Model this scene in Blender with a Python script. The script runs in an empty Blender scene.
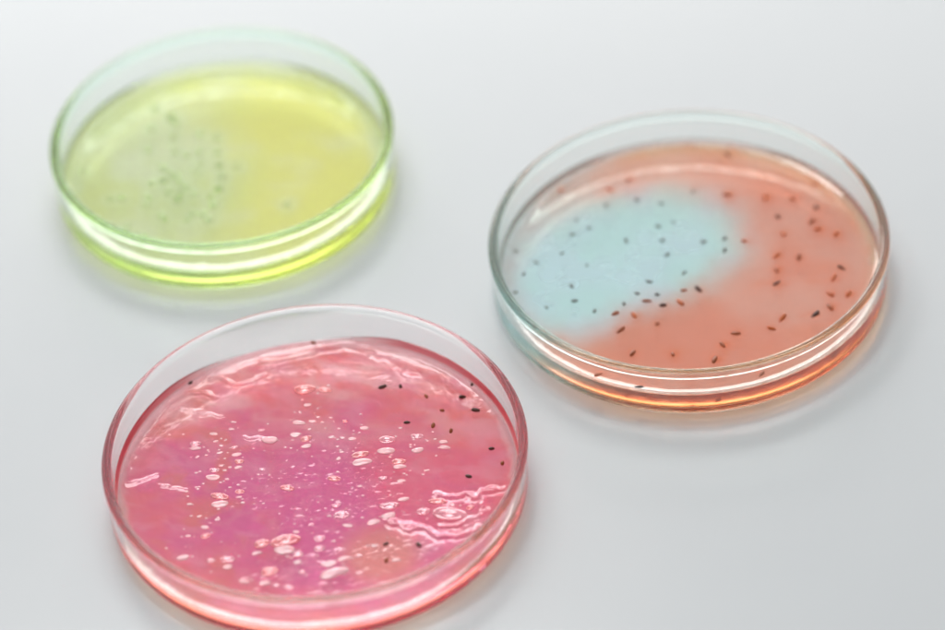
import bpy, math, random
import numpy as np
from mathutils import Matrix, Vector

S = bpy.context.scene
MM = 0.001
Y0 = 740.0                                   # millimetres from the camera's foot to the scene's origin

# ------------------------------------------------------------------ camera
PITCH, ROLL, CAM_H = math.radians(42.28), -0.078, 665.4 + 15.0
cam_d = bpy.data.cameras.new("camera"); cam = bpy.data.objects.new("camera", cam_d)
S.collection.objects.link(cam); S.camera = cam
cam_d.sensor_width = 36.0; cam_d.lens = 36.0 * 4034.0 / 945.0
cam_d.clip_start = 0.02; cam_d.clip_end = 50.0
fwd = Vector((0, math.cos(PITCH), -math.sin(PITCH))); up = Vector((0, math.sin(PITCH), math.cos(PITCH)))
right = Vector((1, 0, 0)); c_, s_ = math.cos(ROLL), math.sin(ROLL)
cx, cy, cz = right * c_ + up * s_, up * c_ - right * s_, -fwd
cam.matrix_world = Matrix(((cx.x, cy.x, cz.x, 0), (cx.y, cy.y, cz.y, -Y0 * MM), (cx.z, cy.z, cz.z, CAM_H * MM), (0, 0, 0, 1)))
cam_d.dof.use_dof = True; cam_d.dof.focus_distance = 0.972; cam_d.dof.aperture_fstop = 5.1

# ------------------------------------------------------------------ room light
W = bpy.data.worlds.new("World"); S.world = W; W.use_nodes = True
nt = W.node_tree; bg = nt.nodes["Background"]
tc = nt.nodes.new("ShaderNodeTexCoord"); sx = nt.nodes.new("ShaderNodeVectorMath"); sx.operation = 'DOT_PRODUCT'; sx.inputs[1].default_value = (-0.15, 0.75, 0.62)
cr = nt.nodes.new("ShaderNodeValToRGB")
nt.links.new(tc.outputs["Generated"], sx.inputs[0]); nt.links.new(sx.outputs["Value"], cr.inputs[0]); nt.links.new(cr.outputs[0], bg.inputs[0])
e = cr.color_ramp.elements
cr.color_ramp.interpolation = 'EASE'
e[0].position = 0.0; e[0].color = (0.43, 0.443, 0.462, 1)
e[1].position = 0.9; e[1].color = (1.0, 1.0, 0.99, 1)
bg.inputs[1].default_value = 0.84

def softbox(name, loc, target, sx_, sy_, radiance, col):
    l = bpy.data.lights.new(name, 'AREA'); l.shape = 'RECTANGLE'; l.size = sx_; l.size_y = sy_
    l.energy = radiance * math.pi * sx_ * sy_; l.color = col
    o = bpy.data.objects.new(name, l); S.collection.objects.link(o)
    o.location = loc; o.rotation_euler = (Vector(target) - Vector(loc)).to_track_quat('-Z', 'Y').to_euler()
    return o
softbox("softbox", (-0.10, 0.27, 0.54), (-0.05, 0.10, 0.0), 0.27, 0.18, 7.4, (1.0, 0.985, 0.965))
softbox("window_light", (-0.10, 1.25, 0.54), (0.0, 0.0, 0.0), 1.1, 0.40, 5.9, (1.0, 0.99, 0.97))

S.view_settings.view_transform = 'Standard'; S.view_settings.look = 'None'
S.view_settings.exposure = 0.07; S.view_settings.gamma = 1.0
cy_ = S.cycles
cy_.max_bounces = 64; cy_.transmission_bounces = 64; cy_.glossy_bounces = 64; cy_.diffuse_bounces = 6; cy_.transparent_max_bounces = 16
cy_.caustics_reflective = True; cy_.caustics_refractive = True; cy_.blur_glossy = 0.0
cy_.sample_clamp_indirect = 40.0; cy_.use_denoising = True
try: cy_.denoiser = 'OPENIMAGEDENOISE'
except Exception: pass

# ------------------------------------------------------------------ materials
def mat(name):
    m = bpy.data.materials.new(name); m.use_nodes = True
    n = m.node_tree.nodes; n.clear()
    out = n.new("ShaderNodeOutputMaterial")
    return m, m.node_tree, out
def setp(b, **k):
    for a, v in k.items():
        b.inputs[a.replace('_', ' ')].default_value = v

def glass(name, col):
    m, t, out = mat(name)
    g = t.nodes.new("ShaderNodeBsdfGlass"); g.inputs["Color"].default_value = (*col, 1)
    g.inputs["IOR"].default_value = 1.47; g.inputs["Roughness"].default_value = 0.0
    t.links.new(g.outputs[0], out.inputs[0]); return m

def table_mat():
    m, t, out = mat("white lacquer")
    b = t.nodes.new("ShaderNodeBsdfPrincipled")
    setp(b, Roughness=0.22, IOR=1.5)
    tcn = t.nodes.new("ShaderNodeTexCoord")
    nz = t.nodes.new("ShaderNodeTexNoise"); nz.inputs["Scale"].default_value = 9.0; nz.inputs["Detail"].default_value = 4
    rp = t.nodes.new("ShaderNodeValToRGB")
    rp.color_ramp.elements[0].color = (0.56, 0.588, 0.606, 1); rp.color_ramp.elements[1].color = (0.62, 0.637, 0.648, 1)
    n2 = t.nodes.new("ShaderNodeTexNoise"); n2.inputs["Scale"].default_value = 160.0; n2.inputs["Detail"].default_value = 3
    mr = t.nodes.new("ShaderNodeMapRange"); mr.inputs["To Min"].default_value = 0.235; mr.inputs["To Max"].default_value = 0.275
    bp = t.nodes.new("ShaderNodeBump"); bp.inputs["Strength"].default_value = 0.012; bp.inputs["Distance"].default_value = 0.0005
    L = t.links.new
    L(tcn.outputs["Object"], nz.inputs["Vector"]); L(tcn.outputs["Object"], n2.inputs["Vector"])
    L(nz.outputs[0], rp.inputs[0]); L(rp.outputs[0], b.inputs["Base Color"])
    L(n2.outputs[0], mr.inputs["Value"]); L(mr.outputs[0], b.inputs["Roughness"])
    L(n2.outputs[0], bp.inputs["Height"]); L(bp.outputs[0], b.inputs["Normal"])
    L(b.outputs[0], out.inputs[0]); return m

def gel_mat(name, rough, bump, scale, gamma):
    """Milky jelly: part of the light scatters at the skin, part goes through and is tinted on the way."""
    m, t, out = mat(name)
    a = t.nodes.new("ShaderNodeAttribute"); a.attribute_name = "dye"
    nz = t.nodes.new("ShaderNodeTexNoise"); nz.inputs["Scale"].default_value = scale; nz.inputs["Detail"].default_value = 3
    tcn = t.nodes.new("ShaderNodeTexCoord")
    bp = t.nodes.new("ShaderNodeBump"); bp.inputs["Strength"].default_value = bump; bp.inputs["Distance"].default_value = 0.0006
    L = t.links.new
    L(tcn.outputs["Object"], nz.inputs["Vector"]); L(nz.outputs[0], bp.inputs["Height"])
    b = t.nodes.new("ShaderNodeBsdfPrincipled")
    setp(b, Roughness=0.6, IOR=1.34, Specular_IOR_Level=0.0, Coat_Weight=1.0, Coat_Roughness=0.03, Coat_IOR=1.5)
    c = t.nodes.new("ShaderNodeBsdfPrincipled")
    setp(c, Roughness=rough, IOR=1.34, Transmission_Weight=1.0, Specular_IOR_Level=0.0, Coat_Weight=1.0, Coat_Roughness=0.03, Coat_IOR=1.5)
    gm = t.nodes.new("ShaderNodeGamma"); gm.inputs["Gamma"].default_value = gamma
    L(a.outputs["Color"], b.inputs["Base Color"]); L(a.outputs["Color"], gm.inputs[0]); L(gm.outputs[0], c.inputs["Base Color"])
    L(bp.outputs[0], b.inputs["Coat Normal"]); L(bp.outputs[0], c.inputs["Coat Normal"])
    mx = t.nodes.new("ShaderNodeMixShader"); L(a.outputs["Alpha"], mx.inputs[0])
    L(b.outputs[0], mx.inputs[1]); L(c.outputs[0], mx.inputs[2])
    L(mx.outputs[0], out.inputs[0]); return m

def seed_mat(name, col, rough=0.35):
    m, t, out = mat(name)
    b = t.nodes.new("ShaderNodeBsdfPrincipled"); setp(b, Roughness=rough)
    tcn = t.nodes.new("ShaderNodeTexCoord")
    nz = t.nodes.new("ShaderNodeTexNoise"); nz.inputs["Scale"].default_value = 1500.0
    rp = t.nodes.new("ShaderNodeValToRGB")
    rp.color_ramp.elements[0].color = (col[0] * .6, col[1] * .6, col[2] * .6, 1); rp.color_ramp.elements[1].color = (col[0] * 1.5, col[1] * 1.4, col[2] * 1.4, 1)
    L = t.links.new
    L(tcn.outputs["Object"], nz.inputs["Vector"]); L(nz.outputs[0], rp.inputs[0]); L(rp.outputs[0], b.inputs["Base Color"])
    L(b.outputs[0], out.inputs[0]); return m

def bubble_mat(name, col, trans, rough):
    m, t, out = mat(name)
    b = t.nodes.new("ShaderNodeBsdfPrincipled")
    setp(b, Base_Color=(*col, 1), Roughness=rough, Transmission_Weight=trans, IOR=1.33, Coat_Weight=1.0, Coat_Roughness=0.02)
    t.links.new(b.outputs[0], out.inputs[0]); return m

# ------------------------------------------------------------------ mesh helpers (all lengths in mm)
def mesh_obj(name, V, F, m, parent=None, smooth=True, dye=None):
    me = bpy.data.meshes.new(name)
    me.from_pydata((np.asarray(V) * MM).tolist(), [], F)
    me.validate(); me.update()
    if smooth: me.polygons.foreach_set("use_smooth", np.ones(len(me.polygons), dtype=bool))
    if dye is not None:
        at = me.attributes.new("dye", 'FLOAT_COLOR', 'POINT')
        at.data.foreach_set("color", np.concatenate([np.clip(dye[:, :3], 0, 1) ** .8, dye[:, 3:]], 1).astype(np.float32).ravel())
    me.materials.append(m)
    o = bpy.data.objects.new(name, me); S.collection.objects.link(o)
    if parent: o.parent = parent
    return o

def lathe(prof, n=288, close=False):
    """Spin an open (r, z) profile; a point with r = 0 becomes one pole vertex."""
    V, F, rows = [], [], []
    a = np.arange(n) * 2 * np.pi / n
    for r, z in prof:
        if r < 1e-6:
            rows.append([len(V)]); V.append((0, 0, z))
        else:
            s = len(V); V += [(r * c, r * q, z) for c, q in zip(np.cos(a), np.sin(a))]; rows.append(list(range(s, s + n)))
    for A, B in zip(rows[:-1], rows[1:]):
        for i in range(n):
            j = (i + 1) % n
            if len(A) == 1: F.append((A[0], B[j], B[i]))
            elif len(B) == 1: F.append((A[i], A[j], B[0]))
            else: F.append((A[i], A[j], B[j], B[i]))
    return V, F

def arc(cr, cz, rad, a0, a1, n):
    return [(cr + rad * math.cos(math.radians(a0 + (a1 - a0) * i / n)), cz + rad * math.sin(math.radians(a0 + (a1 - a0) * i / n))) for i in range(n + 1)]

def fbm(x, y, seed, octaves=4, rough=0.5):
    """Value noise of plane points (any shape), roughly -1 .. 1."""
    r = np.random.RandomState(seed); T = r.rand(256, 256) * 2 - 1
    out = np.zeros_like(x); amp, tot, f = 1.0, 0.0, 1.0
    for k in range(octaves):
        u, v = x * f + 37.1 * k + 100, y * f + 91.7 * k + 100
        i, j = np.floor(u).astype(int), np.floor(v).astype(int); a, b = u - i, v - j
        a = a * a * a * (a * (a * 6 - 15) + 10); b = b * b * b * (b * (b * 6 - 15) + 10)
        g = lambda p, q: T[(i + p) % 256, (j + q) % 256]
        out += amp * ((g(0, 0) * (1 - a) + g(1, 0) * a) * (1 - b) + (g(0, 1) * (1 - a) + g(1, 1) * a) * b)
        tot += amp; amp *= rough; f *= 2.03
    return out / tot * 1.6

def ss(a, b, x):
    t = np.clip((x - a) / (b - a), 0, 1); return t * t * (3 - 2 * t)
def mix(A, B, t):
    return A * (1 - t[..., None]) + B * t[..., None]
def seg_dist(px, py, P):
    d = np.full_like(px, 1e9)
    for (x0, y0), (x1, y1) in zip(P[:-1], P[1:]):
        vx, vy = x1 - x0, y1 - y0; L = vx * vx + vy * vy + 1e-9
        t = np.clip(((px - x0) * vx + (py - y0) * vy) / L, 0, 1)
        d = np.minimum(d, np.hypot(px - x0 - t * vx, py - y0 - t * vy))
    return d
def in_poly(px, py, P):
    ins = np.zeros(px.shape, bool); n = len(P)
    for i in range(n):
        x0, y0 = P[i]; x1, y1 = P[(i + 1) % n]
        c = ((y0 > py) != (y1 > py)) & (px < (x1 - x0) * (py - y0) / (y1 - y0 + 1e-12) + x0)
        ins ^= c
    return ins

def tag(o, label=None, cat=None, group=None, kind=None):
    if label: o["label"] = label
    if cat: o["category"] = cat
    if group: o["group"] = group
    if kind: o["kind"] = kind
    return o

# ------------------------------------------------------------------ the setting
def table():
    n = 24; r = 2200.0
    V, F = lathe([(0, 0), (400, 0), (900, 0), (r, 0), (r + 4, -2), (r + 5, -6), (r + 5, -30), (0, -30)], 96)
    F = [f[::-1] for f in F]
    o = mesh_obj("table", V, F, table_mat(), smooth=False)
    tag(o, kind="structure"); return o
table()

# ------------------------------------------------------------------ the glass dishes
FLOOR = 1.9                                   # inside floor of a dish above the table
def dish(x, y, R, H, m, m_rim, label):
    root = bpy.data.objects.new("petri_dish", None); S.collection.objects.link(root)
    root.empty_display_size = 0.01
    root.location = (x * MM, (y - Y0) * MM, 0.0003)
    tag(root, label, "petri dish", "glass petri dishes on the white table")
    Ro = R - 0.45; Ri = R - 2.35              # outer and inner face of the wall
    zr = H - 3.2                              # the rim bead starts here
    zb = 5.2                                  # the base's round corner ends here
    # base: underside with a foot ring, round corner outside, fillet and floor inside (two skins)
    c = 3.4
    under = [(0, 0.45), (R - 14, 0.42), (R - 9, 0.30), (R - 7, 0.08), (R - 6, 0.0)] + arc(Ro - c, c, c, -90, 0, 14) + [(Ro, (c + zb) / 2), (Ro, zb)]
    f = 2.2
    floor = [(Ri, zb), (Ri, (FLOOR + f + zb) / 2)] + arc(Ri - f, FLOOR + f, f, 0, -90, 12) + [(Ri - 8, FLOOR), (0, FLOOR)]
    V1, F1 = lathe(under); V2, F2 = lathe(floor)
    mesh_obj("base", V1 + V2, [tuple(q + 0 for q in t) for t in F1] + [tuple(q + len(V1) for q in t) for t in F2], m, root)
    # wall: plain cylinder inside and out
    zs = np.linspace(zb, zr, 7)
    V1, F1 = lathe([(Ro, z) for z in zs]); V2, F2 = lathe([(Ri, z) for z in zs[::-1]])
    mesh_obj("wall", V1 + V2, F1 + [tuple(q + len(V1) for q in t) for t in F2], m, root)
    # rim: fire-polished bead
    b = [(Ro, zr), (Ro, zr + .35), (Ro + .03, zr + .7), (Ro + .14, zr + 1.0), (Ro + .3, zr + 1.3), (Ro + .41, zr + 1.65), (R, zr + 2.0)]
    mid = (R + Ri) / 2; hw = (R - Ri) / 2
    top = [(mid + hw * math.cos(t), zr + 2.0 + 1.2 * math.sin(t)) for t in np.linspace(0, math.pi, 22)[1:]]
    b += top + [(Ri, zr + 1.2), (Ri, zr + .6), (Ri, zr)]
    V, F = lathe(b)
    mesh_obj("rim", V, F, m_rim, root)
    return root

# ------------------------------------------------------------------ gel
def gel(name, x, y, R, zf, men, men_l, m, relief, dye, side, n_ang, n_rad, label, clear, pale, edge, wall_reflex=None):
    """Jelly that fills a dish: relief top (function of local x, y in mm), meniscus at the wall, filleted bottom."""
    Ri = R - 2.35 + 0.06; f = 2.2; zb = FLOOR - 0.06
    a = np.arange(n_ang) * 2 * np.pi / n_ang
    t = np.linspace(0, 1, n_rad + 1)[1:]
    rr = Ri * (1 - (1 - t) ** 1.25) if n_rad < 200 else Ri * t
    X = rr[:, None] * np.cos(a)[None]; Yv = rr[:, None] * np.sin(a)[None]
    rise = men * np.exp(-(Ri - rr) / men_l)
    fl = wall_reflex(a) if wall_reflex else np.zeros(n_ang)               # red reflection in the wall glass, shaped as a raised gel edge
    rise = rise[:, None] + 2.5 * fl[None] * np.exp(-(Ri - rr) / .4)[:, None]
    Z = zf + rise + relief(X, Yv) * ss(0, 1.6, Ri - rr)[:, None]
    zc = float(zf + relief(np.zeros((1, 1)), np.zeros((1, 1)))[0, 0])
    V = [(0, 0, zc)] + np.stack([X, Yv, Z], -1).reshape(-1, 3).tolist()
    pale, vivid = np.array(pale + (.97,)), .97
    def top_dye(x, y):
        c = np.concatenate([dye(x, y), np.full(x.shape + (1,), clear)], -1)
        r_ = np.hypot(x, y)
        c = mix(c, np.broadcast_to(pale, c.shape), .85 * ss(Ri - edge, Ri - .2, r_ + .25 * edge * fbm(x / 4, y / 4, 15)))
        if wall_reflex:
            v = np.concatenate([side(x, y) * .86, np.full(x.shape + (1,), .3)], -1)  # red of the wall reflection painted onto the gel's edge
            c = mix(c, v, wall_reflex(np.arctan2(y, x)) * ss(Ri - .9, Ri - .4, r_))
        return c
    def low_dye(x, y):
        r_ = np.hypot(x, y); k = ss(Ri - 4, Ri - 1, r_)
        return np.concatenate([mix(dye(x, y), side(x, y), k), np.full(x.shape + (1,), vivid)], -1)
    D = [top_dye(np.zeros((1, 1)), np.zeros((1, 1)))[0, 0]] + list(top_dye(X, Yv).reshape(-1, 4))
    F = [(0, 1 + i, 1 + (i + 1) % n_ang) for i in range(n_ang)]
    idx = 1 + np.arange(n_rad * n_ang).reshape(n_rad, n_ang); nx = np.roll(idx, -1, 1)
    F += np.stack([idx[:-1], idx[1:], nx[1:], nx[:-1]], -1).reshape(-1, 4).tolist()
    last = idx[-1]
    # side, fillet and underside
    prof = [(Ri, z) for z in np.linspace(1, 0, 5)[1:]]
    rows = []
    top_z = Z[-1]
    pr = []
    for k in (0.9, 0.78, 0.66, 0.54, 0.4, 0.2): pr.append(("side", k))
    fil = arc(Ri - f, zb + f, f, 0, -90, 10)
    z1 = fil[0][1]
    for kind, k in pr:
        zz = z1 + (top_z - z1) * k if zf > z1 else top_z * k + (1 - k) * z1
        rows.append(np.stack([Ri * np.cos(a), Ri * np.sin(a), zz], -1))
    for r_, z_ in fil + [(Ri - 5, zb), (Ri - 8, zb)] + [(q_, zb) for q_ in np.linspace(Ri - 10, 2, 22)]:
        rows.append(np.stack([r_ * np.cos(a), r_ * np.sin(a), np.full(n_ang, z_)], -1))
    for n_row, q in enumerate(rows):
        s = len(V); V += q.tolist(); c = low_dye(q[:, 0], q[:, 1])
        D += list(mix(c, np.broadcast_to(pale, c.shape), np.full(n_ang, (1, 1, 1, .85, .4, .1)[n_row] if n_row < 6 else 0.0)))
        cur = np.arange(s, s + n_ang)
        F += np.stack([last, cur, np.roll(cur, -1), np.roll(last, -1)], -1).tolist(); last = cur
    s = len(V); V.append((0, 0, zb)); D.append(low_dye(np.zeros(1), np.zeros(1))[0])
    F += [(int(last[i]), s, int(last[(i + 1) % n_ang])) for i in range(n_ang)]
    o = mesh_obj(name, V, F, m, dye=np.array(D))
    o.location = (x * MM, (y - Y0) * MM, 0.0003)
    tag(o, label, "agar gel", "coloured agar gels in the petri dishes")
    return o

def ellipsoid(nu=20, nv=12):
    V = [(0, 0, 1)]
    for i in range(1, nv):
        p = math.pi * i / nv
        V += [(math.sin(p) * math.cos(2 * math.pi * j / nu), math.sin(p) * math.sin(2 * math.pi * j / nu), math.cos(p)) for j in range(nu)]
    V.append((0, 0, -1)); F = [(0, 1 + j, 1 + (j + 1) % nu) for j in range(nu)]
    for i in range(nv - 2):
        F += [(1 + i * nu + j, 1 + (i + 1) * nu + j, 1 + (i + 1) * nu + (j + 1) % nu, 1 + i * nu + (j + 1) % nu) for j in range(nu)]
    l = len(V) - 1; b = 1 + (nv - 2) * nu
    F += [(b + j, l, b + (j + 1) % nu) for j in range(nu)]
    return np.array(V), F

def seed_mesh(name, m, sx, sy, sz, rnd):
    V, F = ellipsoid()
    V = V.copy(); V[:, 0] += 0.12 * V[:, 1] ** 2; V[:, 2] -= .1 * V[:, 0] ** 2; V *= 1 + rnd.uniform(-.06, .06, V.shape)
    t = 1 - 0.18 * V[:, 0]; V[:, 1] *= t; V[:, 2] *= t
    return mesh_obj(name, V * (sx, sy, sz), F, m)

ORANGE_SEEDS = [(-12.15, 35.15), (-17.53, 31.43), (-18.81, 25.5), (-10.95, 26.65), (-4.88, 24.39), (-26.84, 20.83), (-28.21, 15.24), (-23.86, 17.16), (-6.45, 15.75), (-2.47, 16.95), (-5.7, 10.37), (-14.92, 11.08), (-5.0, 4.77), (-31.35, 8.42), (-42.97, 10.56), (-38.11, 5.66), (-30.08, 32.7), (13.89, 41.5), (35.18, 27.34), (3.67, 28.2), (12.08, 25.93), (21.77, 23.7), (28.5, 22.31), (24.11, 15.8), (34.13, 18.34), (32.3, 13.04), (33.57, 9.94), (37.83, 7.4), (24.71, 9.19), (4.55, 8.5), (9.85, 9.06), (9.4, 4.52), (14.66, 7.57), (22.14, 1.14), (27.58, -0.22), (-41.48, 1.5), (-25.36, 3.05), (-1.45, -2.56), (-10.4, -4.94), (-29.84, -4.28), (-13.79, -8.94), (-8.7, -9.9), (-2.13, -9.1), (1.56, -9.31), (-29.44, -9.87), (-11.62, -11.95), (-7.73, -13.97), (-3.45, -13.46), (-36.57, -11.57), (-24.78, -14.1), (-17.36, -12.29), (-19.83, -15.71), (-15.24, -16.87), (-18.93, -21.89), (-9.78, -20.38), (-16.63, -30.39), (-6.97, -32.01), (-43.84, -5.01), (21.45, -4.27), (21.02, -9.19), (37.77, -5.44), (35.33, -8.92), (33.7, -14.63), (38.15, -15.38), (33.18, -19.51), (29.19, -21.77), (21.03, -22.15), (18.03, -25.55), (9.07, -26.3), (5.39, -30.02), (3.05, -35.11), (-3.31, -38.9), (-15.81, -42.12), (13.61, -40.84), (-25.13, -36.41)]
YELLOW_SPOTS = [(-19.48, 17.82), (-14.19, 21.53), (-13.79, 13.19), (-13.15, 7.25), (-6.62, 13.88), (-2.23, 12.17), (-2.14, 5.91), (-1.93, 0.07), (3.05, -0.53), (-1.98, -9.12), (-12.51, -1.54), (-15.38, 0.73), (-19.33, -4.55), (-26.97, -9.35), (-20.76, -12.94), (-16.79, -17.56), (-12.49, -12.04), (-8.79, -18.14), (-4.5, -20.9), (-15.8, -19.18), (-6.89, 6.49), (-0.71, -3.92), (15.81, -17.32)]
PINK_SEEDS = [(20.97, 30.41), (16.53, 30.74), (27.07, 26.25), (35.94, 24.78), (30.69, 20.84), (22.02, 17.56), (28.31, 15.76), (32.52, 13.33), (41.96, 6.08), (44.26, 0.79), (35.96, -2.73), (38.72, 28.39), (38.86, 19.85), (-30.89, 37.18), (-0.02, 50.17), (23.06, -24.17), (15.49, -23.04), (15.29, -28.51), (-3.7, 21.2)]
PINK_WRINKLES = [[(1.03, 45.17), (4.04, 46.11), (7.77, 46.23), (11.96, 45.01), (14.88, 43.4)], [(-12.93, 41.86), (-8.94, 42.85), (-3.48, 43.5), (-0.48, 44.43)], [(-35.3, 31.09), (-30.77, 33.79), (-25.36, 33.18), (-23.88, 32.29)], [(-25.33, 37.85), (-22.12, 38.02), (-21.02, 36.27), (-16.71, 35.96), (-12.73, 38.21)], [(-32.74, 29.02), (-29.65, 27.39), (-23.83, 25.17)], [(-17.65, 16.73), (-14.25, 16.18), (-11.6, 14.87)], [(-45.35, 2.79), (-41.63, 4.02), (-38.27, 5.87)], [(-37.29, 2.44), (-34.64, 1.02), (-31.59, -0.34)], [(29.01, -7.36), (31.27, -8.93), (33.92, -8.95), (37.66, -9.9), (39.58, -8.23), (41.5, -8.1), (44.1, -8.49)], [(39.15, -10.54), (39.31, -13.25)], [(16.61, -16.37), (20.36, -17.51), (24.0, -19.24), (27.65, -21.8), (31.34, -23.03), (34.38, -21.21), (36.74, -19.91)], [(28.55, -18.75), (31.55, -18.74), (34.27, -17.04), (38.1, -15.8)], [(14.84, 42.31), (19.2, 39.63), (22.27, 36.02), (25.42, 34.57)]]
PINK_BUBBLES_AND_CAUSTICS = [(-29.47, 15.86, 1.36, 0), (-29.47, 14.37, 1.47, 1), (-24.53, 16.2, 0.77, 1), (-23.23, 14.5, 0.62, 1), (-23.52, 12.05, 0.93, 1), (-28.9, 11.39, 0.54, 1), (-20.04, 13.59, 0.85, 0), (-19.49, 11.05, 1.36, 1), (-20.64, 20.04, 0.85, 1), (-25.02, 18.86, 1.16, 1), (-26.4, 13.31, 0.39, 1), (-13.42, 18.78, 0.85, 0), (-22.38, 10.0, 0.46, 1), (-32.37, 19.52, 0.46, 1), (-3.28, 28.47, 0.39, 0), (-1.96, 26.51, 1.08, 1), (-3.77, 23.84, 0.46, 1), (-4.23, 20.42, 1.74, 1), (-0.93, 20.61, 1.08, 1), (0.53, 21.96, 0.7, 1), (3.62, 21.38, 0.62, 1), (6.98, 19.72, 0.62, 2), (-1.69, 17.91, 0.46, 0), (-5.2, 16.35, 1.39, 1), (-2.61, 14.68, 1.32, 2), (-2.56, 12.02, 1.55, 1), (11.6, 16.69, 1.24, 1), (3.63, 14.53, 0.85, 1), (5.06, 13.54, 0.54, 1), (6.15, 13.97, 0.7, 1), (8.53, 13.43, 1.08, 1), (4.92, 11.07, 0.46, 0), (5.9, 9.03, 0.54, 2), (5.07, 6.82, 0.77, 1), (16.95, 12.09, 1.86, 0), (16.61, 8.22, 2.4, 1), (10.35, 7.71, 1.78, 2), (10.64, 5.05, 2.63, 1), (19.52, 4.22, 1.55, 2), (19.65, 2.46, 1.74, 1), (-11.47, 15.12, 2.32, 1), (-7.67, 12.2, 0.46, 1), (-2.62, 32.08, 2.32, 2), (2.44, 31.33, 1.36, 2), (24.23, 12.49, 1.55, 0), (24.22, 7.64, 1.7, 1), (28.51, 11.01, 0.58, 1), (30.46, 9.86, 1.16, 1), (30.75, 7.9, 1.55, 1), (22.58, 9.75, 0.54, 1), (-24.89, 6.23, 1.24, 0), (-25.29, 3.82, 1.94, 1), (-23.46, 1.88, 0.46, 1), (-21.85, 2.89, 0.54, 0), (-23.16, 7.67, 0.77, 0), (-22.41, 5.95, 0.54, 0), (-23.61, -2.86, 1.94, 2), (-23.62, -5.55, 2.25, 1), (-18.84, -1.77, 1.01, 2), (-19.05, -3.64, 0.85, 1), (-18.12, -5.62, 0.54, 0), (-28.57, -9.01, 0.7, 1), (-27.25, -12.88, 1.08, 1), (-24.22, -10.56, 0.77, 1), (-27.15, -15.8, 1.08, 2), (-31.22, -15.35, 0.85, 1), (-31.59, -0.36, 0.62, 1), (-30.91, -4.74, 0.62, 2), (-13.42, 5.22, 0.85, 0), (-14.32, 3.58, 0.46, 1), (-18.93, 8.57, 1.01, 2), (-19.15, 6.57, 1.08, 1), (-7.46, -1.79, 1.47, 2), (3.85, 0.2, 1.39, 2), (4.05, -9.14, 1.08, 0), (5.29, -12.31, 1.78, 0), (6.61, -16.07, 1.39, 1), (-2.05, -14.69, 0.7, 0), (-5.64, -16.84, 0.85, 1), (2.34, -12.31, 0.54, 0), (-0.17, -19.54, 1.39, 0), (15.51, -0.99, 1.08, 0), (19.84, -2.39, 1.16, 1), (16.68, -10.53, 2.25, 0), (16.37, -13.85, 2.01, 1), (20.16, -8.62, 1.55, 1), (12.73, -15.57, 1.78, 1), (12.72, -23.31, 1.01, 1), (-8.24, -19.45, 3.1, 2), (9.92, -3.18, 0.62, 0), (26.28, 0.52, 0.62, 1), (28.19, -10.2, 1.86, 2), (24.65, -13.28, 1.55, 0), (30.8, -14.75, 3.87, 0), (35.78, -13.17, 0.93, 2), (31.7, -11.92, 0.7, 0), (20.65, -0.04, 0.54, 1), (-32.46, -22.41, 1.78, 1), (-25.91, -24.01, 1.01, 0), (-21.98, -24.07, 1.7, 0), (-21.92, -26.52, 1.47, 1), (-18.13, -31.74, 1.47, 1), (-13.31, -32.78, 1.55, 1), (-15.04, -22.84, 1.39, 1), (-8.49, -22.51, 2.71, 1), (-12.14, -29.14, 1.94, 2), (-5.34, -24.16, 1.24, 0), (-5.46, -26.75, 1.24, 1), (-4.6, -30.06, 0.77, 0), (-10.54, -33.8, 0.85, 0), (-7.7, -34.77, 1.24, 0), (-13.88, -19.83, 1.7, 2), (2.85, -31.28, 3.87, 1), (1.82, -28.06, 2.17, 1), (5.47, -26.75, 1.78, 1), (8.89, -26.23, 0.85, 0), (8.97, -31.79, 1.01, 0), (12.91, -23.44, 1.08, 1), (17.47, -28.47, 1.08, 1), (-0.29, -22.88, 1.32, 0), (-5.38, -24.42, 1.24, 0), (-4.56, -30.12, 0.85, 0)]
BLUE_PATCH = [(-44.51, -4.07), (-43.79, 7.97), (-38.79, 18.94), (-29.31, 26.8), (-17.41, 31.29), (-4.57, 30.94), (5.43, 27.76), (11.92, 20.69), (13.51, 11.17), (11.99, 3.68), (6.42, -1.75), (-0.39, -7.36), (-9.45, -10.79), (-17.11, -12.87), (-23.76, -18.39), (-30.08, -19.87), (-37.39, -17.92), (-42.72, -11.75)]

G_TEAL, G_GREY, G_GREEN = glass("teal edged glass", (0.975, 0.994, 0.988)), glass("clear grey glass", (0.996, 0.994, 0.996)), glass("green edged glass", (0.975, 0.994, 0.983))
OX, OY, OR = 55.1, 753.8, 50.0
_r = np.random.RandomState(12)
YELLOW_SPOTS = YELLOW_SPOTS + [(float(_r.normal(-12, 8)), float(_r.normal(-3, 10))) for _ in range(26)]
YX, YY, YR = -61.2, 807.4, 44.65
PX, PY, PR = -39.9, 689.7, 50.8
HT, HY, HO = 15.0, 16.3, 15.6
dish(OX, OY, OR, HO, G_TEAL, glass("teal rim glass", (.945, .984, .97)), "clear glass petri dish with teal edges holding orange gel with a pale blue patch")
dish(YX, YY, YR, HY, G_GREEN, glass("green rim glass", (.91, .978, .945)), "smaller green edged glass petri dish holding yellow green gel, blurred at the back")
dish(PX, PY, PR, HT, G_GREY, glass("grey rim glass", (1, .997, .997)), "clear grey glass petri dish holding wrinkled pink and magenta gel with bubbles")

c3 = lambda *v: np.array(v, float)

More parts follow.
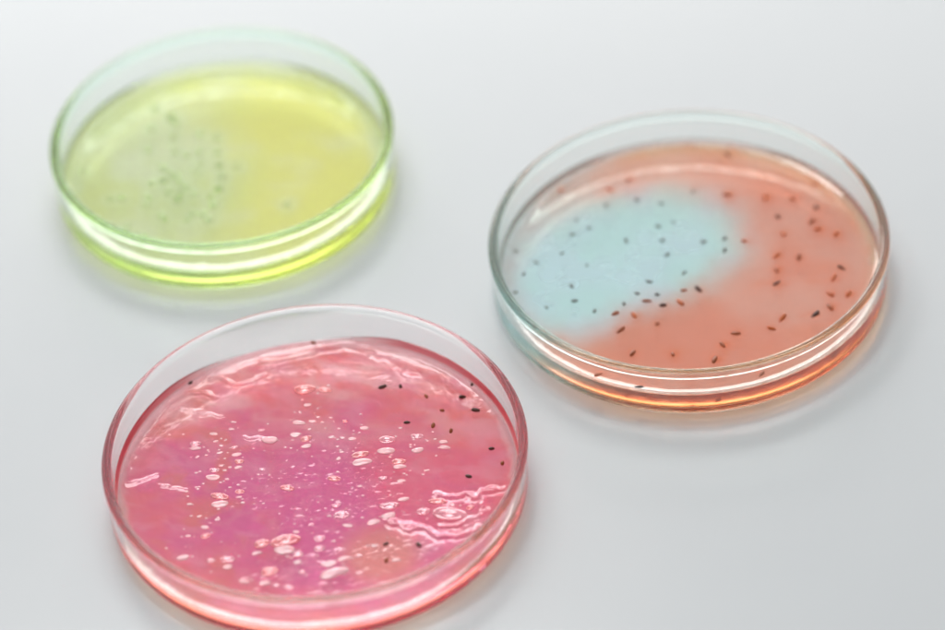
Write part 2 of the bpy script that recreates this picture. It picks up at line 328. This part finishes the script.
# --- orange gel with a pale blue patch
ORZ = HO - 9.9
bpx = np.array(BLUE_PATCH); bpx[:, 0] = np.where(bpx[:, 0] < -35, bpx[:, 0] * 1.05, bpx[:, 0])
def orange_dye(x, y):
    base = mix(np.broadcast_to(c3(1, .30, .18), x.shape + (3,)), c3(1, .43, .31), ss(-.6, .8, fbm(x / 14, y / 14, 5)))
    base = mix(base, c3(1, .28, .15), .8 * ss(.15, .9, fbm(x / 9, y / 4.5, 6)) * ss(30, -10, y))
    d = seg_dist(x, y, [tuple(p) for p in bpx] + [tuple(bpx[0])]); d = np.where(in_poly(x, y, bpx), d, -d)
    d = d + .8 + 1.6 * fbm(x / 6, y / 6, 8)
    blue = mix(np.broadcast_to(c3(.66, .95, .93), x.shape + (3,)), c3(.72, .93, 1), ss(-.5, .7, fbm(x / 10, y / 10, 9)))
    out = mix(base, blue, ss(-7.5, 7.5, d))
    h = np.zeros_like(x)
    for i, (px, py) in enumerate(ORANGE_SEEDS):
        k = 0.5 + 0.5 * math.sin(i * 7.3)
        h = np.maximum(h, (0.6 + .4 * k) * np.exp(-((x - px - .5 * k) ** 2 + (y - py) ** 2) / (1.9 + 1.2 * k)))
    return mix(out, c3(1, .13, .01), h * ss(2, -4, d))
def orange_side(x, y):
    t = ss(-8, -32, x) * ss(-46, -8, y)
    return mix(np.broadcast_to(c3(.92, .26, .04), x.shape + (3,)), c3(.38, .62, .64), t)
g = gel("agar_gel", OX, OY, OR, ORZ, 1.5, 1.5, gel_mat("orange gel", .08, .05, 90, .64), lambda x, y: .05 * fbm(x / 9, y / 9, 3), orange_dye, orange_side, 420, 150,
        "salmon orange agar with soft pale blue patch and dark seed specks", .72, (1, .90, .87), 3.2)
rnd = np.random.RandomState(4)
def place_seeds(g, protos, pts, z, rnd, drop, smin, smax):
    used = set()
    for i, (px, py) in enumerate(pts):
        k = rnd.randint(len(protos)); src = protos[k]
        if k in used: o = src.copy(); S.collection.objects.link(o)
        else: o = src; used.add(k)
        o.parent = g; o.location = (px * MM, py * MM, (z(px, py) + drop) * MM)
        o.rotation_euler = (0, rnd.uniform(-.5, .5), rnd.uniform(0, 2 * math.pi)); s = rnd.uniform(smin, smax); o.scale = (s * rnd.uniform(.8, 1.35), s * rnd.uniform(.8, 1.1), s)
    for k, p in enumerate(protos):
        if k not in used: bpy.data.objects.remove(p)
M_SEED = seed_mat("dark brown seed", (.06, .015, .006)); M_RUST = seed_mat("rust seed", (.45, .095, .012)); M_DUSK = seed_mat("grey brown seed", (.085, .08, .07)); M_UMBER = seed_mat("umber seed", (.27, .06, .010))
os_z = lambda px, py: ORZ
Ri_o = OR - 2.38
pts = [p for p in ORANGE_SEEDS if math.hypot(*p) < Ri_o - 1.2]
d_in = [in_poly(np.array([p[0]]), np.array([p[1]]), bpx)[0] for p in pts]
place_seeds(g, [seed_mesh("seed_speck", M_DUSK, .82, .42, .36, rnd) for _ in range(2)], [p for p, q in zip(pts, d_in) if q], os_z, rnd, .05, .8, 1.05)
place_seeds(g, [seed_mesh("seed_speck", mm, 1.12, .52, .42, rnd) for mm in (M_SEED, M_UMBER, M_RUST, M_UMBER, M_RUST)], [p for p, q in zip(pts, d_in) if not q], os_z, rnd, .05, .85, 1.15)

# --- yellow gel
YRZ = HY - 11.2
def yellow_dye(x, y):
    t = ss(-26, 22, x + .25 * y + 5 * fbm(x / 12, y / 12, 21))
    base = mix(np.broadcast_to(c3(.74, .79, .22), x.shape + (3,)), c3(1, .91, .15), t)
    base = mix(base, c3(1, .95, .45), .6 * ss(.0, .9, fbm(x / 16, y / 7, 22)))
    base = mix(base, c3(.76, .85, .36), .6 * ss(19, 2, np.hypot((x + 10) / 1.1, (y + 3) / 1.5) + 4 * fbm(x / 7, y / 7, 27)))
    base = mix(base, c3(.92, .95, .62), .45 * ss(.05, .8, fbm(x / 13 + 2, y / 6, 24)) * ss(14, -20, x))
    base = mix(base, c3(.97, .98, .84), .30 * ss(24, 2, np.hypot((x + 18) / 1.25, y - 14) + 4 * fbm(x / 9, y / 6, 26)))  # whitish haze of a soft reflection painted into the dye, left back
    h = np.zeros_like(x); rg = np.zeros_like(x)
    for i, (px, py) in enumerate(YELLOW_SPOTS):
        d = np.hypot(x - px, y - py)
        h = np.maximum(h, np.exp(-(d / 1.1) ** 2)); rg = np.maximum(rg, np.exp(-((d - 2.1) / .8) ** 2))
    return mix(mix(base, c3(.88, .95, .56), .5 * rg), c3(.52, .66, .28), .75 * h)
yellow_side = lambda x, y: np.broadcast_to(c3(.74, .86, .04), x.shape + (3,))
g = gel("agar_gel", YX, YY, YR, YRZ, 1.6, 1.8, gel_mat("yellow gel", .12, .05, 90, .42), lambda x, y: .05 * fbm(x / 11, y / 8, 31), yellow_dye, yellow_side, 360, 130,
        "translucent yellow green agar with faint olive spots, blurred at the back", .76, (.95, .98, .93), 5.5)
M_OLIVE = bubble_mat("olive colony", (.52, .68, .24), .7, .2)
place_seeds(g, [seed_mesh("colony_spot", M_OLIVE, 1.05, .85, .3, rnd) for _ in range(2)], YELLOW_SPOTS, lambda px, py: YRZ, rnd, .0, .75, 1.2)

# --- pink gel: wrinkles, bubbles and modelled caustic spots, marbling
PKZ = HT - 11.5
RIDGE = [(.42, .75), (.30, .7), (.30, .55), (.36, .62), (.16, .45), (.20, .5), (.18, .55), (.14, .45), (.36, .75), (.26, .7), (.40, .85), (.24, .6), (.22, .9)]
def pink_relief(x, y):
    wx, wy = x + .9 * fbm(x / 4, y / 4, 51, 3), y + .9 * fbm(x / 4, y / 4, 52, 3)
    h = .05 * fbm(x / 8, y / 7, 41) + (.010 + .017 * ss(30, 8, np.hypot(x + 2, y - 2))) * fbm(x / 1.5, y / 1.2, 42, 3)
    for P, (a, w) in zip(PINK_WRINKLES, RIDGE):
        d = seg_dist(wx, wy, P)
        h = h + 1.05 * a * np.exp(-(d / (1.1 * w)) ** 2) * (1 + .35 * fbm(x / 4, y / 4, 61))
    # the raised skin between the two wrinkles at the front right
    return h
def pink_dye(x, y):
    u, v = x + 3.5 * fbm(x / 13, y / 9, 76), y + 2.2 * fbm(x / 14, y / 8, 77) + .18 * x
    sal, mag, deep = c3(1, .115, .11), c3(.84, .055, .26), c3(1, .075, .14)
    n = fbm(u / 11, v / 8, 71)
    base = mix(np.broadcast_to(sal, x.shape + (3,)), mag, ss(50, 17, np.hypot((u + 2) / 1.15, (v + 9) / .95) + 9 * n))
    base = mix(base, deep, .75 * ss(6, 20, u) * ss(24, 8, np.abs(v - 2)))
    base = mix(base, c3(1, .44, .44), .85 * ss(-.4, .8, fbm(u / 9 + 3, v / 4.2, 72)) * ss(-2, 32, y))
    base = mix(base, c3(.78, .07, .25), .40 * ss(.0, .9, fbm(u / 7, v / 2.6, 73)))
    base = mix(base, c3(1, .30, .45), .4 * ss(.0, .9, fbm(u / 6 + 9, v / 2.2, 74)))
    base = mix(base, c3(1, .24, .34), .35 * ss(.0, .8, fbm(u / 1.6, v / .8, 78)))
    base = mix(base, c3(.88, .13, .11), .8 * ss(.0, .8, fbm(u / 6 + 4, v / 5, 75)) * ss(-2, -26, x))
    base = mix(base, c3(.92, .20, .14), .8 * ss(13, 5, np.hypot(x - 14, y + 26)))
    return base
pink_side = lambda x, y: mix(np.broadcast_to(c3(.88, .05, .07), x.shape + (3,)), c3(1, .30, .05), ss(8, -30, y))
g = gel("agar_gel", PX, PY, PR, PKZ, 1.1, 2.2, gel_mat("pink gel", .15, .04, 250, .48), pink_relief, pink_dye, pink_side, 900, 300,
        "wrinkled glossy pink and magenta agar with bubbles and modelled pale caustic spots", .68, (1, .92, .91), 3.0,
        lambda t: np.maximum(ss(105, 140, np.degrees(t) % 360) * ss(205, 175, np.degrees(t) % 360), ss(80, 48, np.abs((np.degrees(t) + 180) % 360 - 180 - 12))))
place_seeds(g, [seed_mesh("seed_speck", mm, .8, .5, .42, rnd) for mm in (M_SEED, M_SEED, M_UMBER)],
            [tuple(np.array(p) * min(1, (PR - 3.0) / math.hypot(*p))) for p in PINK_SEEDS[:-1]], lambda px, py: PKZ + float(pink_relief(np.array([[px]]), np.array([[py]]))[0, 0]) + 1.1 * math.exp(-(PR - 2.38 - math.hypot(px, py)) / 2.2), rnd, .1, .85, 1.1)
BM = [bubble_mat("clear bubbles", (1, .70, .78), .8, .05), bubble_mat("milky froth and caustic", (1, .74, .76), .6, .2), bubble_mat("salmon bubbles", (1, .46, .46), .75, .15)]  # milky colour imitates bright caustics cast below the bubbles
def bubble_caustic_mesh(k, rnd):
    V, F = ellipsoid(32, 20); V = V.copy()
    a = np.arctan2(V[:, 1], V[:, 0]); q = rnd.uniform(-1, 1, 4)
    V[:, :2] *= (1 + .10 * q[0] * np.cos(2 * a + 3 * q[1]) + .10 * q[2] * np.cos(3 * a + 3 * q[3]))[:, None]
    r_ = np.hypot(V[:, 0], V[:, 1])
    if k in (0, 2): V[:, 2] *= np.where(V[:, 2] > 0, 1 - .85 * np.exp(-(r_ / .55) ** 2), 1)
    if k == 1: V[:, 2] *= 1 + .25 * fbm(V[:, 0] * 2.2 + 5 * q[0], V[:, 1] * 2.2, 90)  # milky kind: a bright caustic spot shaped as a pale flat dome
    return mesh_obj("bubble_and_caustic", V, F, BM[k])
bub_caustic = sorted(PINK_BUBBLES_AND_CAUSTICS, key=lambda b: -b[2])
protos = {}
def bubble_caustic_pose(b, rnd):
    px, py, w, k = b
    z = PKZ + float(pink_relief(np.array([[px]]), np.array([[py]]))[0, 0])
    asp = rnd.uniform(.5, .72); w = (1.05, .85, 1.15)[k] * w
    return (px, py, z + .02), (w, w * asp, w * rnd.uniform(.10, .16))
big = [b for b in bub_caustic if math.hypot(b[0], b[1]) < PR - 4]
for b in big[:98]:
    k = b[3]; loc, sc = bubble_caustic_pose(b, rnd)
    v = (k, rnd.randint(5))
    if v not in protos: o = protos[v] = bubble_caustic_mesh(k, rnd)
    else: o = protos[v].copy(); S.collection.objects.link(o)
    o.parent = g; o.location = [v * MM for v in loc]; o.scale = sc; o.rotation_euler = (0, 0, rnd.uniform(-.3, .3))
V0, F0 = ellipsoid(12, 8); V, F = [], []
small = big[98:] + [(b[0] + rnd.normal(0, 2.6), b[1] + rnd.normal(0, 2.2), rnd.uniform(.15, .45), rnd.choice((0, 1, 2))) for b in big for _ in range(2)]  # tiny bubbles plus the smallest modelled caustic spots
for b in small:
    loc, sc = bubble_caustic_pose(b, rnd); s = len(V)
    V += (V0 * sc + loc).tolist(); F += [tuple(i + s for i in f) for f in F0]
tag(mesh_obj("froth_and_caustics", V, F, BM[1], g), kind="stuff")
